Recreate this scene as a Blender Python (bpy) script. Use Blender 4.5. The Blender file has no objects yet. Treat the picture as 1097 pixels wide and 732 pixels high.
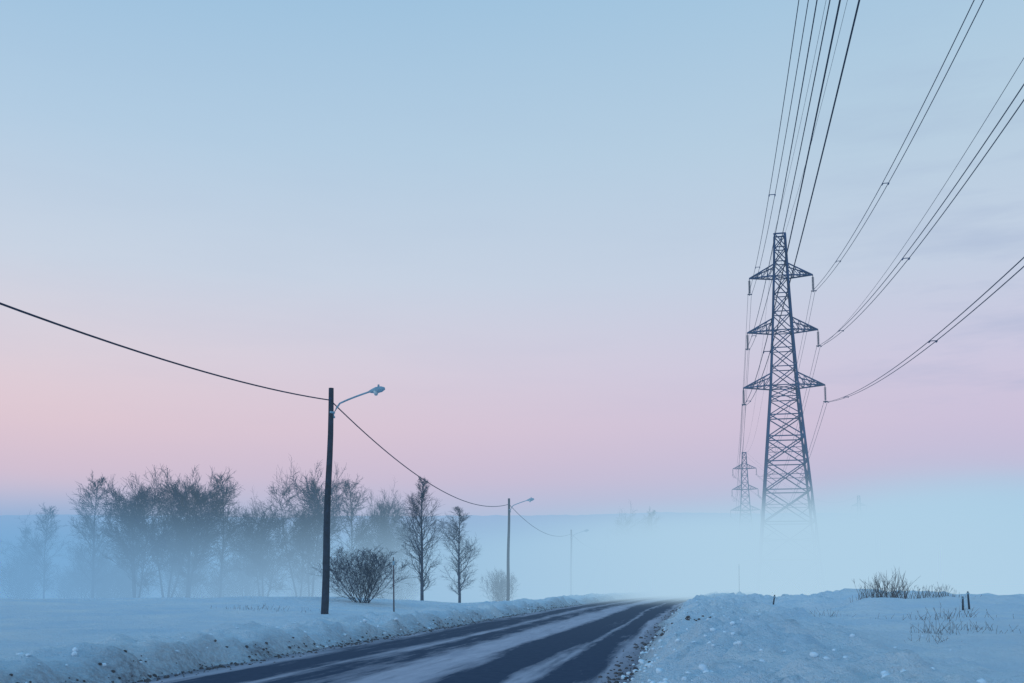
import bpy, math, random
from mathutils import Vector, Matrix, noise
random.seed(7)
scene=bpy.context.scene
def lin(c):
    c=c/255.0
    return c/12.92 if c<=0.04045 else ((c+0.055)/1.055)**2.4
def L(r,g,b): return (lin(r),lin(g),lin(b),1)
def link(o,parent=None):
    scene.collection.objects.link(o)
    if parent: o.parent=parent
    return o
def sm(a,b,x):
    t=min(1,max(0,(x-a)/(b-a))); return t*t*(3-2*t)
def nz(x,y,z=0.0): return noise.noise(Vector((x,y,z)))

# ---------- materials ----------
def mat(name,col,rough=.8,var=.25,scale=4,metal=0,bump=0,spec=.15):
    m=bpy.data.materials.new(name); m.use_nodes=True
    n=m.node_tree.nodes; l=m.node_tree.links; p=n['Principled BSDF']
    tc=n.new('ShaderNodeTexCoord'); t=n.new('ShaderNodeTexNoise'); t.inputs['Scale'].default_value=scale; t.inputs['Detail'].default_value=3
    l.new(tc.outputs['Object'],t.inputs['Vector'])
    r=n.new('ShaderNodeValToRGB'); r.color_ramp.elements[0].position=.3; r.color_ramp.elements[1].position=.7
    r.color_ramp.elements[0].color=[c*(1-var) for c in col[:3]]+[1]
    r.color_ramp.elements[1].color=[min(1,c*(1+var)) for c in col[:3]]+[1]
    l.new(t.outputs['Fac'],r.inputs['Fac']); l.new(r.outputs['Color'],p.inputs['Base Color'])
    p.inputs['Roughness'].default_value=rough; p.inputs['Metallic'].default_value=metal
    p.inputs['Specular IOR Level'].default_value=spec
    if bump:
        b=n.new('ShaderNodeBump'); b.inputs['Strength'].default_value=bump; b.inputs['Distance'].default_value=.03
        l.new(t.outputs['Fac'],b.inputs['Height']); l.new(b.outputs['Normal'],p.inputs['Normal'])
    return m
M_steel=mat('painted_steel',(.010,.048,.135),.8,.3,.8,spec=.02)
M_wood=mat('tarred_wood',(.014,.026,.048),.9,.4,6,bump=.5,spec=.05)
M_bark=mat('frosted_bark',(.020,.040,.080),.95,.4,3,spec=.02)
M_barkl=mat('frosty_twigs',(.05,.08,.125),.95,.35,3,spec=.02)
M_cable=mat('cable',(.010,.028,.065),.7,.2,3,spec=.05)
M_lamp=mat('lamp_enamel',(.20,.38,.48),.4,.15,5)
M_glass=mat('lamp_glass',(.45,.6,.65),.15,.1,5)
M_ins=mat('insulator_glass',(.03,.05,.09),.35,.2,5)
M_grass=mat('dry_grass',(.08,.075,.08),.9,.4,5,spec=.02)
M_red=mat('marker_plastic',(.05,.04,.06),.6,.3,4)
M_clod=mat('snow_lump',(.62,.84,.96),.9,.06,6)
M_dclod=mat('dirty_snow_lump',(.08,.085,.095),.95,.4,6,spec=.02)
M_ridge=mat('haze_tinted_ridge_mat',(.25,.50,.74),1,.05,.01)  # forest tone shifted to pale blue: distance haze painted into the base colour

# ---------- mesh helpers ----------
class MB:
    def __init__(s): s.v=[]; s.f=[]
    def tube(s,pts,rads,n=4,cap=True):
        base=len(s.v); N=len(pts)
        for i,p in enumerate(pts):
            if i==0: d=pts[1]-pts[0]
            elif i==N-1: d=pts[-1]-pts[-2]
            else: d=pts[i+1]-pts[i-1]
            d=d.normalized()
            ref=Vector((0,0,1)) if abs(d.z)<.93 else Vector((1,0,0))
            a=d.cross(ref).normalized(); b=d.cross(a)
            for k in range(n):
                t=2*math.pi*(k+.5)/n
                s.v.append(p+(a*math.cos(t)+b*math.sin(t))*rads[i])
        for i in range(N-1):
            for k in range(n):
                k2=(k+1)%n
                s.f.append((base+i*n+k,base+i*n+k2,base+(i+1)*n+k2,base+(i+1)*n+k))
        if cap and n>2:
            s.f.append(tuple(base+k for k in range(n))[::-1]); s.f.append(tuple(base+(N-1)*n+k for k in range(n)))
    def beam(s,a,b,r): s.tube([Vector(a),Vector(b)],[r,r],4)
    def mesh(s,name,m,smooth=False):
        me=bpy.data.meshes.new(name); me.from_pydata([tuple(v) for v in s.v],[],s.f); me.materials.append(m)
        if smooth:
            for p in me.polygons: p.use_smooth=True
        me.update(); return me
def obj(name,me,parent=None,loc=(0,0,0),rot=(0,0,0),sc=(1,1,1)):
    o=bpy.data.objects.new(name,me); o.location=loc; o.rotation_euler=rot; o.scale=sc
    return link(o,parent)

# ---------- terrain ----------
CAMH=1.5
def xc(Y):
    d=max(0,Y-50); e=min(d,60)
    return -4.95+.184*Y+.0008*e*e+(.096*(d-60) if d>60 else 0)
HW=3.6
def bank_n(x,Y): return nz(x*.9,Y*.6)*.55+nz(x*2.3,Y*2.1,3)*.32+nz(x*5,Y*5,7)*.13
def gz(x,Y):
    s=x-xc(Y)
    edge=.34*nz(x*.25,Y*.22,5)+.3*nz(x*1.6,Y*1.1,9)
    a=abs(s)-HW-edge+.1
    if a<0: return -.05
    n=bank_n(x,Y)
    und=nz(x*.12,Y*.12,2)*.16+nz(x*.4,Y*.3,8)*.07
    if s<0:
        z=-.05+.22*sm(0,.9,a)+.24*sm(.2,1,a)*(1-sm(1.8,4,a))*(1+1.6*n)+.10*n*sm(0,.6,a)*(1-.6*sm(2,6,a))
        z+=.16*sm(2,12,a)+und*sm(1,5,a)
        z+=.38*math.exp(-((Y-50)/13)**2)*sm(3,11,a)
        z-=1.6*sm(56,95,Y)*sm(4,14,a)
    else:
        z=-.05+.22*sm(0,.8,a)+.34*sm(.2,1.5,a)*(1-sm(3.2,6,a))*(1+1.3*n)+.22*n*sm(0,.6,a)*(1-.35*sm(3,8,a))
        z+=und*sm(1,5,a)*2+.12*sm(4,10,a)
        z+=.55*math.exp(-((Y-62)/6)**2)*sm(2,6,a)*(1-sm(14,30,a))*(1+.8*n+.5*nz(x*.35,Y*.35,4))
        z+=.30*math.exp(-((Y-46)/3.2)**2)*sm(7,10,a)*(1+n)
        z-=1.2*sm(75,120,Y)*sm(4,14,a)
        pth=a-(3.4+.5*math.sin(Y*.13)); z-=.10*math.exp(-(pth/.28)**2)*(.6+.6*abs(math.sin(Y*4.2+nz(x,Y)*2)))
        for ox,oy,k in ((1.7,1,.3),(5.6,0,.35),(8.2,3,-.2)):
            pa=a-(ox+.8*math.sin(Y*.21+oy)+k*math.copysign(.3,math.sin(Y*4.5)))
            if abs(pa)<.5: z-=.13*math.exp(-(pa/.16)**2)*max(0,math.cos(Y*9))**1.5
        q=1-sm(1.5,2.3,abs(Y-52.3)+.25*nz(x*.5,Y,1))
        z=z*(1-q)+(-.05)*q
    return z
rows=[]; y=-60
while y<6: rows.append(y); y+=2
y=6
while y<4000:
    rows.append(y); y*=1.0065 if y<70 else 1.02 if y<400 else 1.08
cols=[]
NC=300; T=6.7
for i in range(NC+1):
    t=-T+2*T*i/NC; cols.append(5.5*math.sinh(t))
cols=sorted(set([round(c,4) for c in cols if abs(c)>13.01]+[round(-13+.1*i,4) for i in range(261) if abs(-13+.1*i)>3.0]+[0]))
V=[];F=[];D=[]
for Y in rows:
    c0=xc(Y)
    for s in cols:
        x=c0+s; V.append((x,Y,gz(x,Y)))
        a=abs(s)-HW
        if a>3: D.append(0); continue
        n=.5+.5*nz(x*1.7,Y*.8,11)+.3*nz(x*6,Y*5,13)
        d=(1-sm(-.1,1.1 if s<0 else .75,a+.3*nz(x*.8,Y*.5,17)))*(.45+.85*n)
        D.append(max(0,min(1,d)))
nc=len(cols)
for i in range(len(rows)-1):
    for j in range(nc-1):
        k=i*nc+j; F.append((k,k+1,k+nc+1,k+nc))
me=bpy.data.meshes.new('snowy_ground'); me.from_pydata(V,[],F)
at=me.attributes.new('dirt','FLOAT','POINT'); at.data.foreach_set('value',D)
me.polygons.foreach_set('use_smooth',[True]*len(F))
m=bpy.data.materials.new('snow'); m.use_nodes=True; n=m.node_tree.nodes; l=m.node_tree.links; p=n['Principled BSDF']
tc=n.new('ShaderNodeTexCoord')
def noi(scale,det=6,rough=.6,vec=None,dim=None):
    t=n.new('ShaderNodeTexNoise'); t.inputs['Scale'].default_value=scale; t.inputs['Detail'].default_value=det; t.inputs['Roughness'].default_value=rough
    l.new(vec or tc.outputs['Object'],t.inputs['Vector']); return t
def ramp(src,stops):
    r=n.new('ShaderNodeValToRGB'); e=r.color_ramp.elements
    while len(e)<len(stops): e.new(.5)
    for i,(pp,c) in enumerate(stops): e[i].position=pp; e[i].color=c if len(c)==4 else (*c,1)
    l.new(src,r.inputs['Fac']); return r
def mix(f,a,b,mode='MIX'):
    x=n.new('ShaderNodeMix'); x.data_type='RGBA'; x.blend_type=mode
    for s_,v in ((x.inputs[0],f),(x.inputs[6],a),(x.inputs[7],b)):
        if hasattr(v,'links'): l.new(v,s_)
        else: s_.default_value=v
    return x.outputs[2]
def math_(op,a,b=None,clamp=False):
    x=n.new('ShaderNodeMath'); x.operation=op; x.use_clamp=clamp
    for i,v in enumerate((a,b)):
        if v is None: continue
        if hasattr(v,'links'): l.new(v,x.inputs[i])
        else: x.inputs[i].default_value=v
    return x.outputs[0]
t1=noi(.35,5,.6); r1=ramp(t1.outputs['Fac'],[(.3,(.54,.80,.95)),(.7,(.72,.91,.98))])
atn=n.new('ShaderNodeAttribute'); atn.attribute_name='dirt'
tf=noi(9,5,.7); rf=ramp(tf.outputs['Fac'],[(.40,(0,0,0)),(.62,(1,1,1))])
dfac=math_('MULTIPLY',atn.outputs['Fac'],math_('ADD',math_('MULTIPLY',rf.outputs['Color'],.7),.35),True)
rb=ramp(tf.outputs['Fac'],[(.35,(.06,.065,.075)),(.7,(.22,.24,.28))])
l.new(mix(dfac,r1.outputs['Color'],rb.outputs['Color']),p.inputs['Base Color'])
p.inputs['Roughness'].default_value=.75; p.inputs['Specular IOR Level'].default_value=.1
b1=n.new('ShaderNodeBump'); b1.inputs['Strength'].default_value=1; b1.inputs['Distance'].default_value=.34
l.new(noi(2.2,7,.70).outputs['Fac'],b1.inputs['Height']); l.new(b1.outputs['Normal'],p.inputs['Normal'])
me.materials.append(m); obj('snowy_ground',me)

# road
V=[];F=[];S=[];Ln=[]
ry=[-60+2*i for i in range(35)]
y=10
while y<420: ry.append(y); y*=1.02
NS=16
for i,Y in enumerate(ry):
    for j in range(NS+1):
        s=-(HW+.9)+2*(HW+.9)*j/NS
        V.append((xc(Y)+s,Y,-.004+.03*(1-(s/HW)**2) if abs(s)<HW else -.004-.01*(abs(s)-HW)))
        S.append(s); Ln.append(Y)
for i in range(len(ry)-1):
    for j in range(NS):
        k=i*(NS+1)+j; F.append((k,k+1,k+NS+2,k+NS+1))
me=bpy.data.meshes.new('icy_road'); me.from_pydata(V,[],F)
uv=me.uv_layers.new(name='UVMap')
for lp in me.loops: uv.data[lp.index].uv=(S[lp.vertex_index],Ln[lp.vertex_index])
me.polygons.foreach_set('use_smooth',[True]*len(F))
m=bpy.data.materials.new('icy_asphalt'); m.use_nodes=True; n=m.node_tree.nodes; l=m.node_tree.links
n.remove(n['Principled BSDF']); outn=[q for q in n if q.type=='OUTPUT_MATERIAL'][0]
p=n.new('ShaderNodeBsdfDiffuse'); gl=n.new('ShaderNodeBsdfGlossy'); gl.inputs['Roughness'].default_value=.45; gl.inputs['Color'].default_value=(.55,.75,1,1)
ms=n.new('ShaderNodeMixShader'); l.new(p.outputs[0],ms.inputs[1]); l.new(gl.outputs[0],ms.inputs[2]); l.new(ms.outputs[0],outn.inputs['Surface'])
tc=n.new('ShaderNodeTexCoord')
mp=n.new('ShaderNodeMapping'); l.new(tc.outputs['UV'],mp.inputs['Vector']); mp.inputs['Scale'].default_value=(1,.07,1)
mp2=n.new('ShaderNodeMapping'); l.new(tc.outputs['UV'],mp2.inputs['Vector']); mp2.inputs['Scale'].default_value=(1,.22,1)
st=noi(1.3,6,.65,mp.outputs['Vector']); st2=noi(6,5,.6,mp.outputs['Vector']); st3=noi(1.8,8,.74,mp2.outputs['Vector'])
sx=n.new('ShaderNodeSeparateXYZ'); l.new(tc.outputs['UV'],sx.inputs[0])
wob=math_('MULTIPLY',math_('SUBTRACT',noi(.6,4,.6,mp.outputs['Vector']).outputs['Fac'],.5),1.5)
u=math_('ADD',sx.outputs['X'],wob)
u01=math_('DIVIDE',math_('ADD',u,4.0),8.0,True)
def g(v): return (v,v,v)
pr=ramp(u01,[(.0,g(.05)),(.08,g(.15)),(.155,g(.95)),(.25,g(.85)),(.30,g(.2)),(.35,g(.8)),(.42,g(.65)),(.48,g(.0)),(.565,g(.0)),(.63,g(1.1)),(.74,g(1.05)),(.77,g(.3)),(.81,g(1.1)),(.865,g(.95)),(.91,g(.1)),(1,g(.0))])
f=math_('ADD',pr.outputs['Color'],math_('MULTIPLY',math_('SUBTRACT',st.outputs['Fac'],.5),1.5))
f=math_('ADD',f,math_('MULTIPLY',math_('SUBTRACT',st2.outputs['Fac'],.5),.8))
f=math_('ADD',f,math_('MULTIPLY',math_('SUBTRACT',st3.outputs['Fac'],.5),1.6))
fr=ramp(f,[(.08,g(0)),(.78,g(1))])
tn=noi(6,6,.7); asp=ramp(tn.outputs['Fac'],[(.3,(.012,.030,.062)),(.75,(.032,.054,.095))])
icy=ramp(st3.outputs['Fac'],[(.3,(.28,.31,.38)),(.7,(.52,.54,.61))])
edgef=ramp(math_('DIVIDE',math_('ABSOLUTE',sx.outputs['X']),4.0),[(.80,g(0)),(.92,g(.7))])
col=mix(fr.outputs['Color'],icy.outputs['Color'],asp.outputs['Color'])
col=mix(edgef.outputs['Color'],col,(.14,.155,.19,1))
l.new(col,p.inputs['Color'])
l.new(math_('MULTIPLY',fr.outputs['Color'],.035),ms.inputs[0])
bp=n.new('ShaderNodeBump'); bp.inputs['Strength'].default_value=.5; bp.inputs['Distance'].default_value=.03
l.new(math_('ADD',st3.outputs['Fac'],tn.outputs['Fac']),bp.inputs['Height']); l.new(bp.outputs['Normal'],p.inputs['Normal'])
me.materials.append(m); obj('icy_road',me)

# side road
V=[];F=[]
xs=[xc(52)+3.0+i*1.0 for i in range(40)]
for i,x in enumerate(xs):
    for j in range(5): V.append((x,49.8+1.25*j,-.016-.002*abs(j-2)))
for i in range(len(xs)-1):
    for j in range(4): k=i*5+j; F.append((k,k+5,k+6,k+1))
me=bpy.data.meshes.new('side_road'); me.from_pydata(V,[],F); me.materials.append(mat('side_road_ice',(.07,.11,.17),.8,.4,.8,spec=.03)); obj('side_road',me)

# ---------- clods ----------
def lumps(name,items,m):
    mb=MB()
    t=(1+5**.5)/2
    iv=[Vector(q).normalized() for q in [(-1,t,0),(1,t,0),(-1,-t,0),(1,-t,0),(0,-1,t),(0,1,t),(0,-1,-t),(0,1,-t),(t,0,-1),(t,0,1),(-t,0,-1),(-t,0,1)]]
    fi=[(0,11,5),(0,5,1),(0,1,7),(0,7,10),(0,10,11),(1,5,9),(5,11,4),(11,10,2),(10,7,6),(7,1,8),(3,9,4),(3,4,2),(3,2,6),(3,6,8),(3,8,9),(4,9,5),(2,4,11),(6,2,10),(8,6,7),(9,8,1)]
    for (x,y,r) in items:
        b=len(mb.v); z=max(gz(x,y),-.0)
        rot=Matrix.Rotation(random.random()*6,3,'Z')@Matrix.Rotation(random.random()*3,3,'X')
        for q in iv:
            w=rot@q; w=w*r*random.uniform(.7,1.25); mb.v.append(Vector((x+w.x,y+w.y,z+w.z*.75+r*.1)))
        for f_ in fi: mb.f.append(tuple(b+i for i in f_))
    obj(name,mb.mesh(name,m,True))
it=[]
for i in range(1000):
    Y=11+45*random.random()**1.6; a=random.expovariate(1/1.2)
    sd=1 if random.random()<.8 else -1
    it.append((xc(Y)+sd*(HW+.1+a),Y,random.choice([.015,.02,.03,.03,.04,.05,.06])*random.uniform(.7,1.2)))
lumps('snow_clods',it,M_clod)
it=[]
for i in range(1900):
    Y=11+60*random.random()**1.5; sd=-1 if random.random()<.66 else 1
    it.append((xc(Y)+sd*(HW+random.gauss(.05,.2)),Y,random.choice([.01,.015,.02,.03,.04])*random.uniform(.7,1.2)))
for i in range(110):
    Y=random.gauss(25.5,1.3); it.append((xc(Y)+HW+random.gauss(.9,.45),Y,random.uniform(.02,.07)))
lumps('dirty_snow_clods',it,M_dclod)

# ---------- lamps ----------
def lamp(x,y,H,arm=True,name='street_lamp',armside=1):
    z0=gz(x,y)-.3
    e=bpy.data.objects.new(name,None); e.location=(x,y,z0); link(e)
    H+=.3
    mb=MB(); P=[Vector((0.02*math.sin(i)+.012*H*i/10,0,H*i/10)) for i in range(11)]
    mb.tube(P,[.145-.05*i/10 for i in range(11)],12)
    obj('pole',mb.mesh('lamp_pole',M_wood,False),e)
    if arm:
        mb=MB(); pts=[]
        for i in range(13):
            t=i/12; pts.append(Vector((armside*(.2+1.45*t**1.0),-.25*t,H-1.0+.25*(min(1,t/.15))+.58*t**.75)))
        pts=[Vector((armside*.2,0,H-1.15))]+pts
        mb.tube(pts,[.034]*14,8)
        mb.beam((0.1,-.13,H-.95),(armside*.24,-.0,H-.95),.05); mb.beam((0.1,.1,H-1.12),(armside*.24,0,H-1.12),.05)
        obj('arm',mb.mesh('lamp_arm',M_lamp,True),e)
        mb=MB(); c=pts[-1]
        d=Vector((armside*.96,-.17,.16)).normalized()
        mb.tube([c-d*.08,c+d*.05,c+d*.2,c+d*.42,c+d*.55],[.04,.085,.13,.115,.05],10)
        obj('hood',mb.mesh('lamp_hood',M_lamp,True),e)
        mb=MB(); mb.tube([c+d*.2+Vector((0,0,-.03)),c+d*.21+Vector((0,0,-.2))],[.13,.05],10)
        obj('glass',mb.mesh('lamp_glass',M_glass,True),e)
        mb=MB(); mb.tube([c+d*.3+Vector((0,0,.1)),c+d*.3+Vector((0,0,.2))],[.045,.035],8); obj('photocell',mb.mesh('photocell',M_lamp),e)
    mb=MB(); mb.tube([Vector((.1,-.1,H-.45)),Vector((.1,-.26,H-.42))],[.03,.03],6); mb.tube([Vector((.1,-.24,H-.42)),Vector((.1,-.24,H-.6))],[.035,.02],6)
    obj('cable_hook',mb.mesh('cable_hook',M_steel),e)
    return Vector((x+.1,y-.2,z0+H-.5))
poles=[(-14.4,-7,8.4),(-7.0,38,8.55),(-.35,84,8.75),(7.0,121,8.75),(14.0,152,8.3)]
tops=[lamp(x,y,H,arm=(i!=4),name='street_lamp' if i!=4 else 'utility_pole') for i,(x,y,H) in enumerate(poles)]
mb=MB()
def sagline(mb,a,b,D,r,n=40,k=5):
    pts=[]
    for i in range(n+1):
        t=i/n; q=a.lerp(b,t); q.z-=4*D*t*(1-t); pts.append(q)
    mb.tube(pts,[r]*(n+1),k); return pts
for i,D in zip(range(4),(1.4,1.5,1.2,.8)): sagline(mb,tops[i],tops[i+1],D,.024)
obj('overhead_cable',mb.mesh('overhead_cable',M_cable,True))
e=bpy.data.objects.new('pole_strut',None); e.location=(10.0,150,gz(10.2,150)-.3); link(e)
mb=MB(); mb.tube([Vector((0,0,0)),Vector((3.9,1.8,8.1))],[.13,.10],8); obj('strut',mb.mesh('strut',M_wood),e)

# ---------- pylons ----------
def pylon_meshes():
    def W(z):
        pts=[(0,7.7),(7.6,6.2),(26,3.1),(32.8,2.3),(39.6,1.65),(44.9,1.25)]
        for (a,wa),(b,wb) in zip(pts,pts[1:]):
            if z<=b: return (wa+(wb-wa)*(z-a)/(b-a))/2
        return wb/2
    lev=[0,5.2,9.6,13.4,16.8,19.8,22.4,24.6,26,28.3,30.6,32.8,35.1,37.4,39.6,41.4,43.2,44.9]
    mb=MB()
    C=lambda z,i:Vector(((-1,1,1,-1)[i]*W(z),(-1,-1,1,1)[i]*W(z),z))
    for a,b in zip(lev,lev[1:]):
        for i in range(4):
            j=(i+1)%4
            mb.beam(C(a,i),C(b,i),.17 if a<26 else .14)
            th=.085 if a<22 else .07
            mb.beam(C(a,i),C(b,j),th); mb.beam(C(a,j),C(b,i),th)
            mb.beam(C(b,i),C(b,j),th)
            if a<19:
                wa,wb=W(a),W(b); t=wa/(wa+wb); zc=a+(b-a)*t
                cc=(C(zc,i)+C(zc,j))/2
                mb.beam(C(zc,i),cc,.045); mb.beam(cc,C(zc,j),.045)
                mb.beam(C(zc,i),(C(a,i)+cc)/2,.04); mb.beam(C(zc,j),(C(a,j)+cc)/2,.04)
                mb.beam(C(zc,i),(C(b,i)+cc)/2,.04); mb.beam(C(zc,j),(C(b,j)+cc)/2,.04)
    for z in (7.6,26,32.8,39.6):
        mb.beam(C(z,0),C(z,2),.06); mb.beam(C(z,1),C(z,3),.06)
    body=mb.mesh('tower_lattice',M_steel)
    mb=MB(); ins=MB(); tips=[]
    for z,w,lev_ in ((26,4.75,0),(32.8,4.15,1),(39.6,3.75,2)):
        for sd in (-1,1):
            tip=Vector((sd*w,0,z+.05)); hb=W(z); ht=W(z+1.9)
            bl=[Vector((sd*hb,k*hb,z)) for k in (-1,1)]; tl=[Vector((sd*ht,k*ht,z+1.5)) for k in (-1,1)]
            for q in bl: mb.beam(q,tip,.10)
            for q in tl: mb.beam(q,tip,.09)
            N=4
            for k in range(1,N):
                t=k/N
                B=[q.lerp(tip,t) for q in bl]; Tt=[q.lerp(tip,t) for q in tl]
                mb.beam(B[0],B[1],.045)
                for h in (0,1):
                    mb.beam(B[h],Tt[h],.05)
                    pT=tl[h] if k==1 else tl[h].lerp(tip,(k-1)/N)
                    mb.beam(pT,B[h],.05)
                pb=bl if k==1 else [q.lerp(tip,(k-1)/N) for q in bl]
                mb.beam(pb[0],B[1],.04)
            pts=[];rs=[]
            for k in range(14):
                zz=z-.25-k*.115
                pts+=[Vector((tip.x,0,zz)),Vector((tip.x,0,zz-.03)),Vector((tip.x,0,zz-.06))]; rs+=[.05,.17,.06]
            ins.tube(pts,rs,8)
            ins.beam((tip.x,0,z),(tip.x,0,z-.3),.06)
            ins.beam((tip.x-.26,0,z-1.95),(tip.x+.26,0,z-1.95),.07)
            ins.beam((tip.x,0,z-1.85),(tip.x,0,z-2.1),.07)
            tips.append((tip.x,z-2.05,lev_))
    zt=44.9; h=W(zt)
    for sd in (-1,1):
        mb.beam((sd*h,-h,zt),(sd*h,h,zt),.1); mb.beam((sd*h,0,zt),(sd*(h+.1),0,zt+.25),.07)
    mb.beam((-h,-h,zt),(h,-h,zt),.1); mb.beam((-h,h,zt),(h,h,zt),.1)
    return body,mb.mesh('cross_arms',M_steel),ins.mesh('insulators',M_ins,True),tips
PB,PA,PI,tips=pylon_meshes()
def pylon(x,y,ang,z=-1.0,sc=1):
    e=bpy.data.objects.new('electricity_pylon',None); e.location=(x,y,z); e.rotation_euler=(0,0,ang); e.scale=(sc,sc,sc); link(e)
    obj('tower_lattice',PB,e); obj('cross_arms',PA,e); obj('insulators',PI,e)
    def P(lx,lz): return Vector((x+lx*sc*math.cos(ang),y+lx*sc*math.sin(ang),z+lz*sc))
    return P
A=-math.atan(.2076)
P0=pylon(-12.0,-95,A); P1=pylon(32.8,120,A); P2=pylon(76,328,-.28); P3=pylon(186,540,-.42,3)
mb=MB(); sp=MB()
spans=[(P0,P1,(9.2,10.2,11.0),1),(P1,P2,(8,8,8),0),(P2,P3,(10,10,10),0)]
for Pa,Pb,DD,near in spans:
    for lx,lz,lv in tips:
        Dk=DD[lv]*(1 if lx<0 else .975)
        for o in (-.2,.2):
            sagline(mb,Pa(lx+o,lz),Pb(lx+o,lz),Dk,.024,90,4)
        if near:
            A_=Pa(lx,lz);B_=Pb(lx,lz); ln=(B_-A_).length
            for dist in (1.6,20+3*lv,62-4*lv,105,150):
                t=1-dist/ln
                q=[]
                for o in (-.2,.2):
                    c=Pa(lx+o,lz).lerp(Pb(lx+o,lz),t); c.z-=4*Dk*t*(1-t); q.append(c)
                sp.beam(q[0],q[1],.03)
                dd=(B_-A_).normalized()
                for c in q: sp.tube([c-dd*.14+Vector((0,0,-.05)),c+dd*.14+Vector((0,0,-.05))],[.045,.045],6)
    for lx in (-.65,.65):
        sagline(mb,Pa(lx,45.1),Pb(lx,45.1),DD[0]*.9,.015,90,4)
    if near: sagline(mb,Pa(4.3,32.7),Pb(4.4,30.7),DD[1]*.88,.013,90,4)
obj('high_voltage_power_lines',mb.mesh('high_voltage_power_lines',M_cable,True))
obj('line_spacers',sp.mesh('line_spacers',M_steel))

# ---------- trees ----------
def tree_mesh(name,seed,H,spread,m,l1=38,l2=8,l3=6,start=.12,trunk=.013,up=.3,stems=1,tw=.011,shape=.8,ang=(.6,1.05),peak=.3):
    R=random.Random(seed); mb=MB()
    def rv(): return Vector((R.gauss(0,1),R.gauss(0,1),R.gauss(0,1)))
    def branch(p,d,ln,r,lev):
        ns=(9,4,3,2)[lev]; pts=[p.copy()]; rs=[r]; dirs=[d.copy()]
        for i in range(ns):
            if lev==0:
                d=(d+Vector((R.gauss(0,.03),R.gauss(0,.03),.06))).normalized()
            else:
                d=(d+rv()*(0,.13,.2,.25)[lev]+Vector((0,0,(0,.25,.16,.07)[lev]*up*2))).normalized()
            p=p+d*ln/ns; pts.append(p.copy()); dirs.append(d.copy())
            rs.append(max(r*(1-(i+1)/ns*.9),tw*.5))
        mb.tube(pts,rs,(6,4,3,3)[lev],cap=False)
        return pts,dirs
    def at(pts,dirs,t):
        f=t*(len(pts)-1); i=min(int(f),len(pts)-2); return pts[i].lerp(pts[i+1],f-i),dirs[i]
    def side(d,an):
        a=d.cross(rv()).normalized(); return (d*math.cos(an)+a*math.sin(an)).normalized()
    for s_ in range(stems):
        d0=Vector((R.gauss(0,.015),R.gauss(0,.015),1)).normalized() if stems==1 else (Vector((0,0,1))+Vector((R.gauss(0,.45),R.gauss(0,.45),0))*(1 if stems>4 else .5)).normalized()
        hh=H*(1 if s_==0 else R.uniform(.7,.98))
        off=Vector((R.uniform(-.2,.2),R.uniform(-.2,.2),-.2)) if stems>1 else Vector((0,0,-.2))
        T,TD=branch(off,d0,hh,H*trunk,0)
        lob=[R.uniform(.6,1.25) for _ in range(7)]
        for i in range(l1):
            t=start+(1-start)*((i+R.random())/l1)**.9
            t=min(t,.985); p,d=at(T,TD,t)
            u_=(t-start)/(1-start)
            prof=min(1,.4+.6*u_/peak) if u_<peak else max(.04,(1-u_)/(1-peak))**shape
            dirn=side(d,R.uniform(*ang))
            sec=int((math.atan2(dirn.y,dirn.x)/math.pi+1)*3.49+u_*3)%7
            ln=spread*prof*R.uniform(.6,1.1)*lob[sec]+.2
            B,BD=branch(p,dirn,ln,H*trunk*.36*(1-.6*t),1)
            for j in range(l2):
                t2=.15+.85*(j+R.random())/l2; t2=min(t2,.98)
                p2,d2=at(B,BD,t2)
                C,CD=branch(p2,side(d2,R.uniform(.4,.9)),ln*R.uniform(.25,.48)+.1,max(tw,H*trunk*.09),2)
                for k in range(l3):
                    t3=min(.98,.1+.9*(k+R.random())/l3); p3,d3=at(C,CD,t3)
                    branch(p3,side(d3,R.uniform(.35,.85)),ln*R.uniform(.1,.22)+.08,tw,3)
    return mb.mesh(name,m)
tmA=tree_mesh('birch_a',11,10,3.2,M_bark,54,9,6,.16,.010,.3,1,.011,.55,(.6,1.1),.4)
tmB=tree_mesh('birch_b',12,10,4.0,M_bark,34,9,7,.25,.011,.25,2,.013,.38,(.7,1.2),.5)
tmC=tree_mesh('birch_c',13,10,2.2,M_barkl,60,9,6,.07,.010,.6,1,.008,.8,(.5,.95),.3)
tmD=tree_mesh('birch_d',21,10,2.7,M_barkl,58,9,6,.05,.010,.5,1,.008,.75,(.55,1.0),.3)
tmE=tree_mesh('dense_e',15,10,4.0,M_bark,30,11,8,.3,.011,.2,3,.016,.33,(.7,1.3),.55)
tmF=tree_mesh('bush',16,3.0,1.0,M_bark,11,5,4,.1,.0055,.6,22,.0055,.5)
def place(name,me,x,Y,h,mh=10,rot=0,w=1):
    s=h/mh; return obj(name,me,None,(x,Y,gz(x,Y)),(0,0,rot),(s*w,s*w,s))
place('birch_tree',tmC,-5.3,60,7.3,rot=.4,w=1.5)
place('birch_tree',tmD,-3.4,66,6.2,rot=1.4,w=1.6)
place('bare_bush',tmF,-7.3,50,2.8,3.0,.3,1.5)
place('bare_bush',tmF,-1.1,92,3.6,3.0,2.3,.9)
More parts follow.
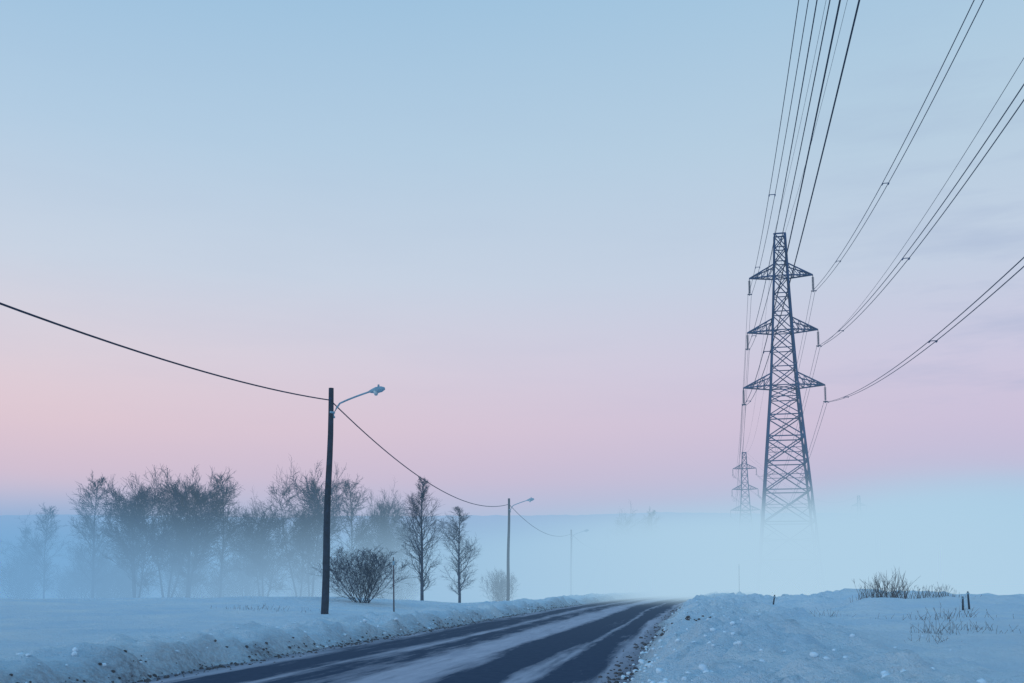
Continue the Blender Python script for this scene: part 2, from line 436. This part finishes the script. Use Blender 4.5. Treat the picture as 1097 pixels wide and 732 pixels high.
row=[(-52.5,114,10.0,tmA,1.1,'birch_tree'),(-45.4,110,12.8,tmA,1.2,'birch_tree'),(-43.2,114,9.0,tmB,.8,'birch_tree'),(-49,116,7.4,tmB,.9,'birch_tree'),
(-38.4,104,10.8,tmE,.95,'deciduous_tree'),(-36.0,106,11.5,tmE,1.0,'deciduous_tree'),(-33.6,105,11.4,tmE,.95,'deciduous_tree'),(-31.0,108,13.0,tmA,1.15,'birch_tree'),
(-29.6,112,9.6,tmB,.7,'birch_tree'),(-26.4,108,8.6,tmE,1.15,'deciduous_tree'),
(-22.6,108,11.8,tmB,.85,'deciduous_tree'),(-21.0,106,11.9,tmE,.8,'deciduous_tree'),(-17.9,112,12.7,tmA,1.15,'birch_tree'),(-16.6,116,9.2,tmB,.8,'birch_tree'),
(-13.8,112,10.0,tmE,.7,'deciduous_tree'),(-12.2,111,10.3,tmB,.65,'deciduous_tree'),(-58,122,8.0,tmB,1.0,'deciduous_tree')]
for i,(x,Y,h,mm,w,nm) in enumerate(row):
    place(nm,mm,x,Y,h+1.0,rot=i*1.3,w=w)
mb=MB()
R=random.Random(5); vs=[v.co.copy() for v in tmF.vertices]; fs=[tuple(p_.vertices) for p_ in tmF.polygons]
for i in range(12):
    x=-58+i*4.2+R.uniform(-1.5,1.5); Y=R.uniform(112,122); s=R.uniform(1.3,2.2); z=gz(x,Y); a=R.random()*6; ca,sa=math.cos(a)*s*1.2,math.sin(a)*s*1.2
    b=len(mb.v); mb.v+= [(x+v.x*ca-v.y*sa,Y+v.x*sa+v.y*ca,z+v.z*s) for v in vs]; mb.f+=[tuple(b+k for k in f_) for f_ in fs]
obj('thicket',mb.mesh('thicket',M_bark))
for i,(x,Y,h,mm) in enumerate([(27,215,16,tmB),(30.5,220,18,tmA),(24,212,13,tmB)]):
    place('birch_tree',mm,x,Y,h,rot=i)

# ---------- ridge ----------
V=[];F=[]
NX=700
for i in range(NX+1):
    x=-3000+6000*i/NX
    top=118+8*nz(x*.0012,0)+4*nz(x*.006,2)+2.0*nz(x*.05,3)+1.0*nz(x*.3,5)
    yb=1750+80*nz(x*.001,9)
    for k,(dy,h) in enumerate(((-700,-5),(-450,.25),(-200,.65),(0,1),(300,1.0))):
        V.append((x,yb+dy,-5 if k==0 else top*h+ (nz(x*.01,k)*4 if k<3 else 0)))
for i in range(NX):
    for k in range(4): a=i*5+k; F.append((a,a+5,a+6,a+1))
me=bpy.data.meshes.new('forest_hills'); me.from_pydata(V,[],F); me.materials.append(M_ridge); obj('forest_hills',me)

# ---------- small things ----------
def stake(name,x,Y,h,m,lean=(0,0),r=.03):
    e=bpy.data.objects.new(name,None); e.location=(x,Y,gz(x,Y)-.1); link(e)
    mb=MB(); top=Vector((lean[0],lean[1],h+.1)); mb.tube([Vector((0,0,0)),top*.5,top],[r*1.1,r,r*.75],8); obj('shaft',mb.mesh('shaft',m),e)
    mb=MB(); mb.tube([top*.86,top*.93],[r*1.5,r*1.5],8); obj('reflector_band',mb.mesh('band',M_lamp),e)
stake('snow_marker_stake',-5.1,44,2.35,M_red,(-.05,0),.03)
stake('snow_marker_stake',20.8,93,2.6,M_red,(0.03,0),.04)
stake('snow_marker_stake',13.0,51,.95,M_wood,(.18,0),.04)
stake('snow_marker_stake',18.6,42,.55,M_wood,(.02,0),.04)
stake('snow_marker_stake',19.0,42.3,.7,M_wood,(-.03,0),.04)
for x,Y in ((76,210),(83,215),(110,260)):
    e=bpy.data.objects.new('utility_pole',None); e.location=(x,Y,-1); link(e)
    mb=MB(); mb.tube([Vector((0,0,0)),Vector((0,0,13))],[.2,.13],8); mb.beam((-1,0,12.4),(1,0,12.4),.08); obj('pole',mb.mesh('upole',M_wood),e)
def tuft(name,x0,Y0,rx,ry,h,N,seed,r=.006,spread=.25):
    R=random.Random(seed); mb=MB()
    for i in range(N):
        x=x0+R.gauss(0,rx); Y=Y0+R.gauss(0,ry); z=gz(x,Y)-.03
        hh=h*R.uniform(.35,1.15)*math.exp(-((x-x0)/(2.2*rx))**2)
        d=Vector((R.gauss(0,spread),R.gauss(0,spread),1)).normalized(); p=Vector((x,Y,z)); pts=[p.copy()]
        for k in range(3):
            d=(d+Vector((R.gauss(0,.12),R.gauss(0,.12),-.03))).normalized(); p=p+d*hh/3; pts.append(p.copy())
        mb.tube(pts,[r,r*.9,r*.7,r*.35],3,False)
        if R.random()<.6:
            for q in range(3):
                c=pts[2].lerp(pts[3],R.random()); dd=(d+Vector((R.gauss(0,.5),R.gauss(0,.5),.2))).normalized()
                mb.tube([c,c+dd*hh*.2],[r*.6,r*.3],3,False)
    obj(name,mb.mesh(name,M_grass))
tuft('dry_grass',17.2,48,.45,.5,1.35,110,1,.010,.3)
tuft('dry_grass',18.1,48,.35,.5,1.5,90,7,.010,.3)
tuft('dry_grass',19.6,47,.7,.5,.65,110,2,.009,.3)
tuft('dry_grass',10.6,25.5,.35,.4,.5,50,3,.005,.5)
tuft('dry_grass',12.4,27,.5,.4,.35,50,4,.005,.5)
tuft('dry_grass',14.6,34,1.0,.6,.5,70,5,.006,.4)
tuft('dry_grass',8.4,20.5,.25,.3,.3,22,8,.004,.5)
tuft('dry_grass',11.6,38,.7,.5,.35,30,9,.005,.4)
tuft('dry_grass',-9.6,40,1.2,.6,.3,60,6,.005,.4)

# ---------- mist (skylight multiply scattered inside the mist is given as a volume colour) ----------
def volmat(name):
    global n,l
    m=bpy.data.materials.new(name); m.use_nodes=True; n=m.node_tree.nodes; l=m.node_tree.links
    for q in list(n):
        if q.type!='OUTPUT_MATERIAL': n.remove(q)
    o=[q for q in n if q.type=='OUTPUT_MATERIAL'][0]
    v=n.new('ShaderNodeVolumeAbsorption'); v.inputs['Color'].default_value=(0,0,0,1)
    e=n.new('ShaderNodeEmission')
    a=n.new('ShaderNodeAddShader'); l.new(v.outputs[0],a.inputs[0]); l.new(e.outputs[0],a.inputs[1]); l.new(a.outputs[0],o.inputs['Volume'])
    return m,v,e
def fogmat(name,dens,emi):
    m,v,e=volmat(name); v.inputs['Density'].default_value=dens
    e.inputs['Color'].default_value=emi; e.inputs['Strength'].default_value=dens
    return m
def box(name,x0,x1,y0,y1,z0,z1,m,parent):
    v=[(x,y,z) for x in (x0,x1) for y in (y0,y1) for z in (z0,z1)]
    f=[(0,1,3,2),(4,6,7,5),(0,4,5,1),(2,3,7,6),(0,2,6,4),(1,5,7,3)]
    me=bpy.data.meshes.new(name); me.from_pydata(v,[],f); me.materials.append(m); return obj(name,me,parent)
mist=bpy.data.objects.new('ground_mist',None); link(mist)
box('haze_layer',-3500,3500,-200,3000,-4,22,fogmat('haze',.0014,L(150,189,222)),mist)
box('far_haze_layer',-3500,3500,500,3000,22.02,115,fogmat('far_haze',.0006,L(182,189,218)),mist)
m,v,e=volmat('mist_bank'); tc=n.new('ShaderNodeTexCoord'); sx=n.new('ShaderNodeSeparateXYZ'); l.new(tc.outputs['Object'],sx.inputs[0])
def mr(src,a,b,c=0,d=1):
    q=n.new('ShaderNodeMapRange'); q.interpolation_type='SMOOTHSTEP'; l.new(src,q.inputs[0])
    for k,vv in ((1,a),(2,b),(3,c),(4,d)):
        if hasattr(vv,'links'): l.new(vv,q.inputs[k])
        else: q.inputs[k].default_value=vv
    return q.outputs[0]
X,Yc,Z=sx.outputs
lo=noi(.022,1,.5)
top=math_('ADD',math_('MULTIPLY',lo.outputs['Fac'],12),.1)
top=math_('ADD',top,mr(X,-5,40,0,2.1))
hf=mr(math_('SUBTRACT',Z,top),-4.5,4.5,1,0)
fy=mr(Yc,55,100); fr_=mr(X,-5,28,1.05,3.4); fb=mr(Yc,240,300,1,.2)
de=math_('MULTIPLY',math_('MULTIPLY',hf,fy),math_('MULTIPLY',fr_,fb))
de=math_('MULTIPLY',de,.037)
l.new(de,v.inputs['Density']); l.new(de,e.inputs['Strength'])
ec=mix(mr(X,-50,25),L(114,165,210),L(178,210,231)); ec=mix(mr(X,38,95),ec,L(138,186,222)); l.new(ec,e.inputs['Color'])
m.cycles.volume_step_rate=1.0
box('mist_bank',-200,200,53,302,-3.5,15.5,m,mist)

# ---------- world ----------
w=bpy.data.worlds.new('World'); scene.world=w; w.use_nodes=True; n=w.node_tree.nodes; l=w.node_tree.links
bg=n['Background']; tc=n.new('ShaderNodeTexCoord'); sx=n.new('ShaderNodeSeparateXYZ'); l.new(tc.outputs['Generated'],sx.inputs[0])
zz=sx.outputs['Z']
st_l=[(0,L(185,178,205)),(.06,L(212,184,203)),(.10,L(235,190,198)),(.15,L(237,201,205)),(.205,L(226,208,216)),(.29,L(204,212,226)),(.40,L(179,204,226)),(.535,L(150,189,220)),(.75,L(112,172,216)),(1,L(88,152,214))]
st_r=[(0,L(175,175,208)),(.06,L(194,176,208)),(.10,L(209,182,209)),(.15,L(213,191,214)),(.205,L(207,198,220)),(.29,L(196,206,224)),(.40,L(183,205,223)),(.535,L(163,197,222)),(.75,L(114,172,216)),(1,L(88,152,214))]
ra=ramp(zz,st_l); rb=ramp(zz,st_r)
fx=math_('ADD',math_('MULTIPLY',sx.outputs['X'],1.2),.5,True)
c=mix(fx,ra.outputs['Color'],rb.outputs['Color'])
mp=n.new('ShaderNodeMapping'); mp.inputs['Scale'].default_value=(1.5,1.5,9); mp.inputs['Rotation'].default_value=(0,.15,0); l.new(tc.outputs['Generated'],mp.inputs['Vector'])
cl=noi(2.6,5,.6,mp.outputs['Vector']); cr=ramp(cl.outputs['Fac'],[(.48,g(0)),(.72,g(1))])
hb=ramp(zz,[(.05,g(0)),(.2,g(1)),(.4,g(.6)),(.55,g(0))]); hx=ramp(sx.outputs['X'],[(.2,g(0)),(.45,g(1))])
cf=math_('MULTIPLY',math_('MULTIPLY',cr.outputs['Color'],hb.outputs['Color']),math_('MULTIPLY',math_('ADD',hx.outputs['Color'],.12),.5))
c=mix(cf,c,L(150,165,200))
sky=n.new('ShaderNodeTexSky'); sky.sky_type='NISHITA'; sky.sun_disc=False; sky.sun_elevation=math.radians(4); sky.sun_rotation=math.radians(250)
c=mix(.010,c,sky.outputs['Color'],'ADD')
l.new(c,bg.inputs['Color']); bg.inputs['Strength'].default_value=1.0
sd=bpy.data.lights.new('sun','SUN'); sd.energy=.5; sd.angle=math.radians(14); sd.color=(.88,.88,1)
so=bpy.data.objects.new('sun',sd); so.rotation_euler=(math.radians(74),0,math.radians(-60)); link(so)

# ---------- camera ----------
cd=bpy.data.cameras.new('camera'); cd.sensor_width=36; cd.lens=35.5; cd.clip_end=8000; cd.clip_start=.1; cd.shift_y=.132
co=bpy.data.objects.new('camera',cd); co.location=(0,0,CAMH); co.rotation_euler=(math.radians(90+6),0,0); link(co); scene.camera=co
scene.view_settings.view_transform='Standard'; scene.view_settings.look='None'; scene.view_settings.exposure=0
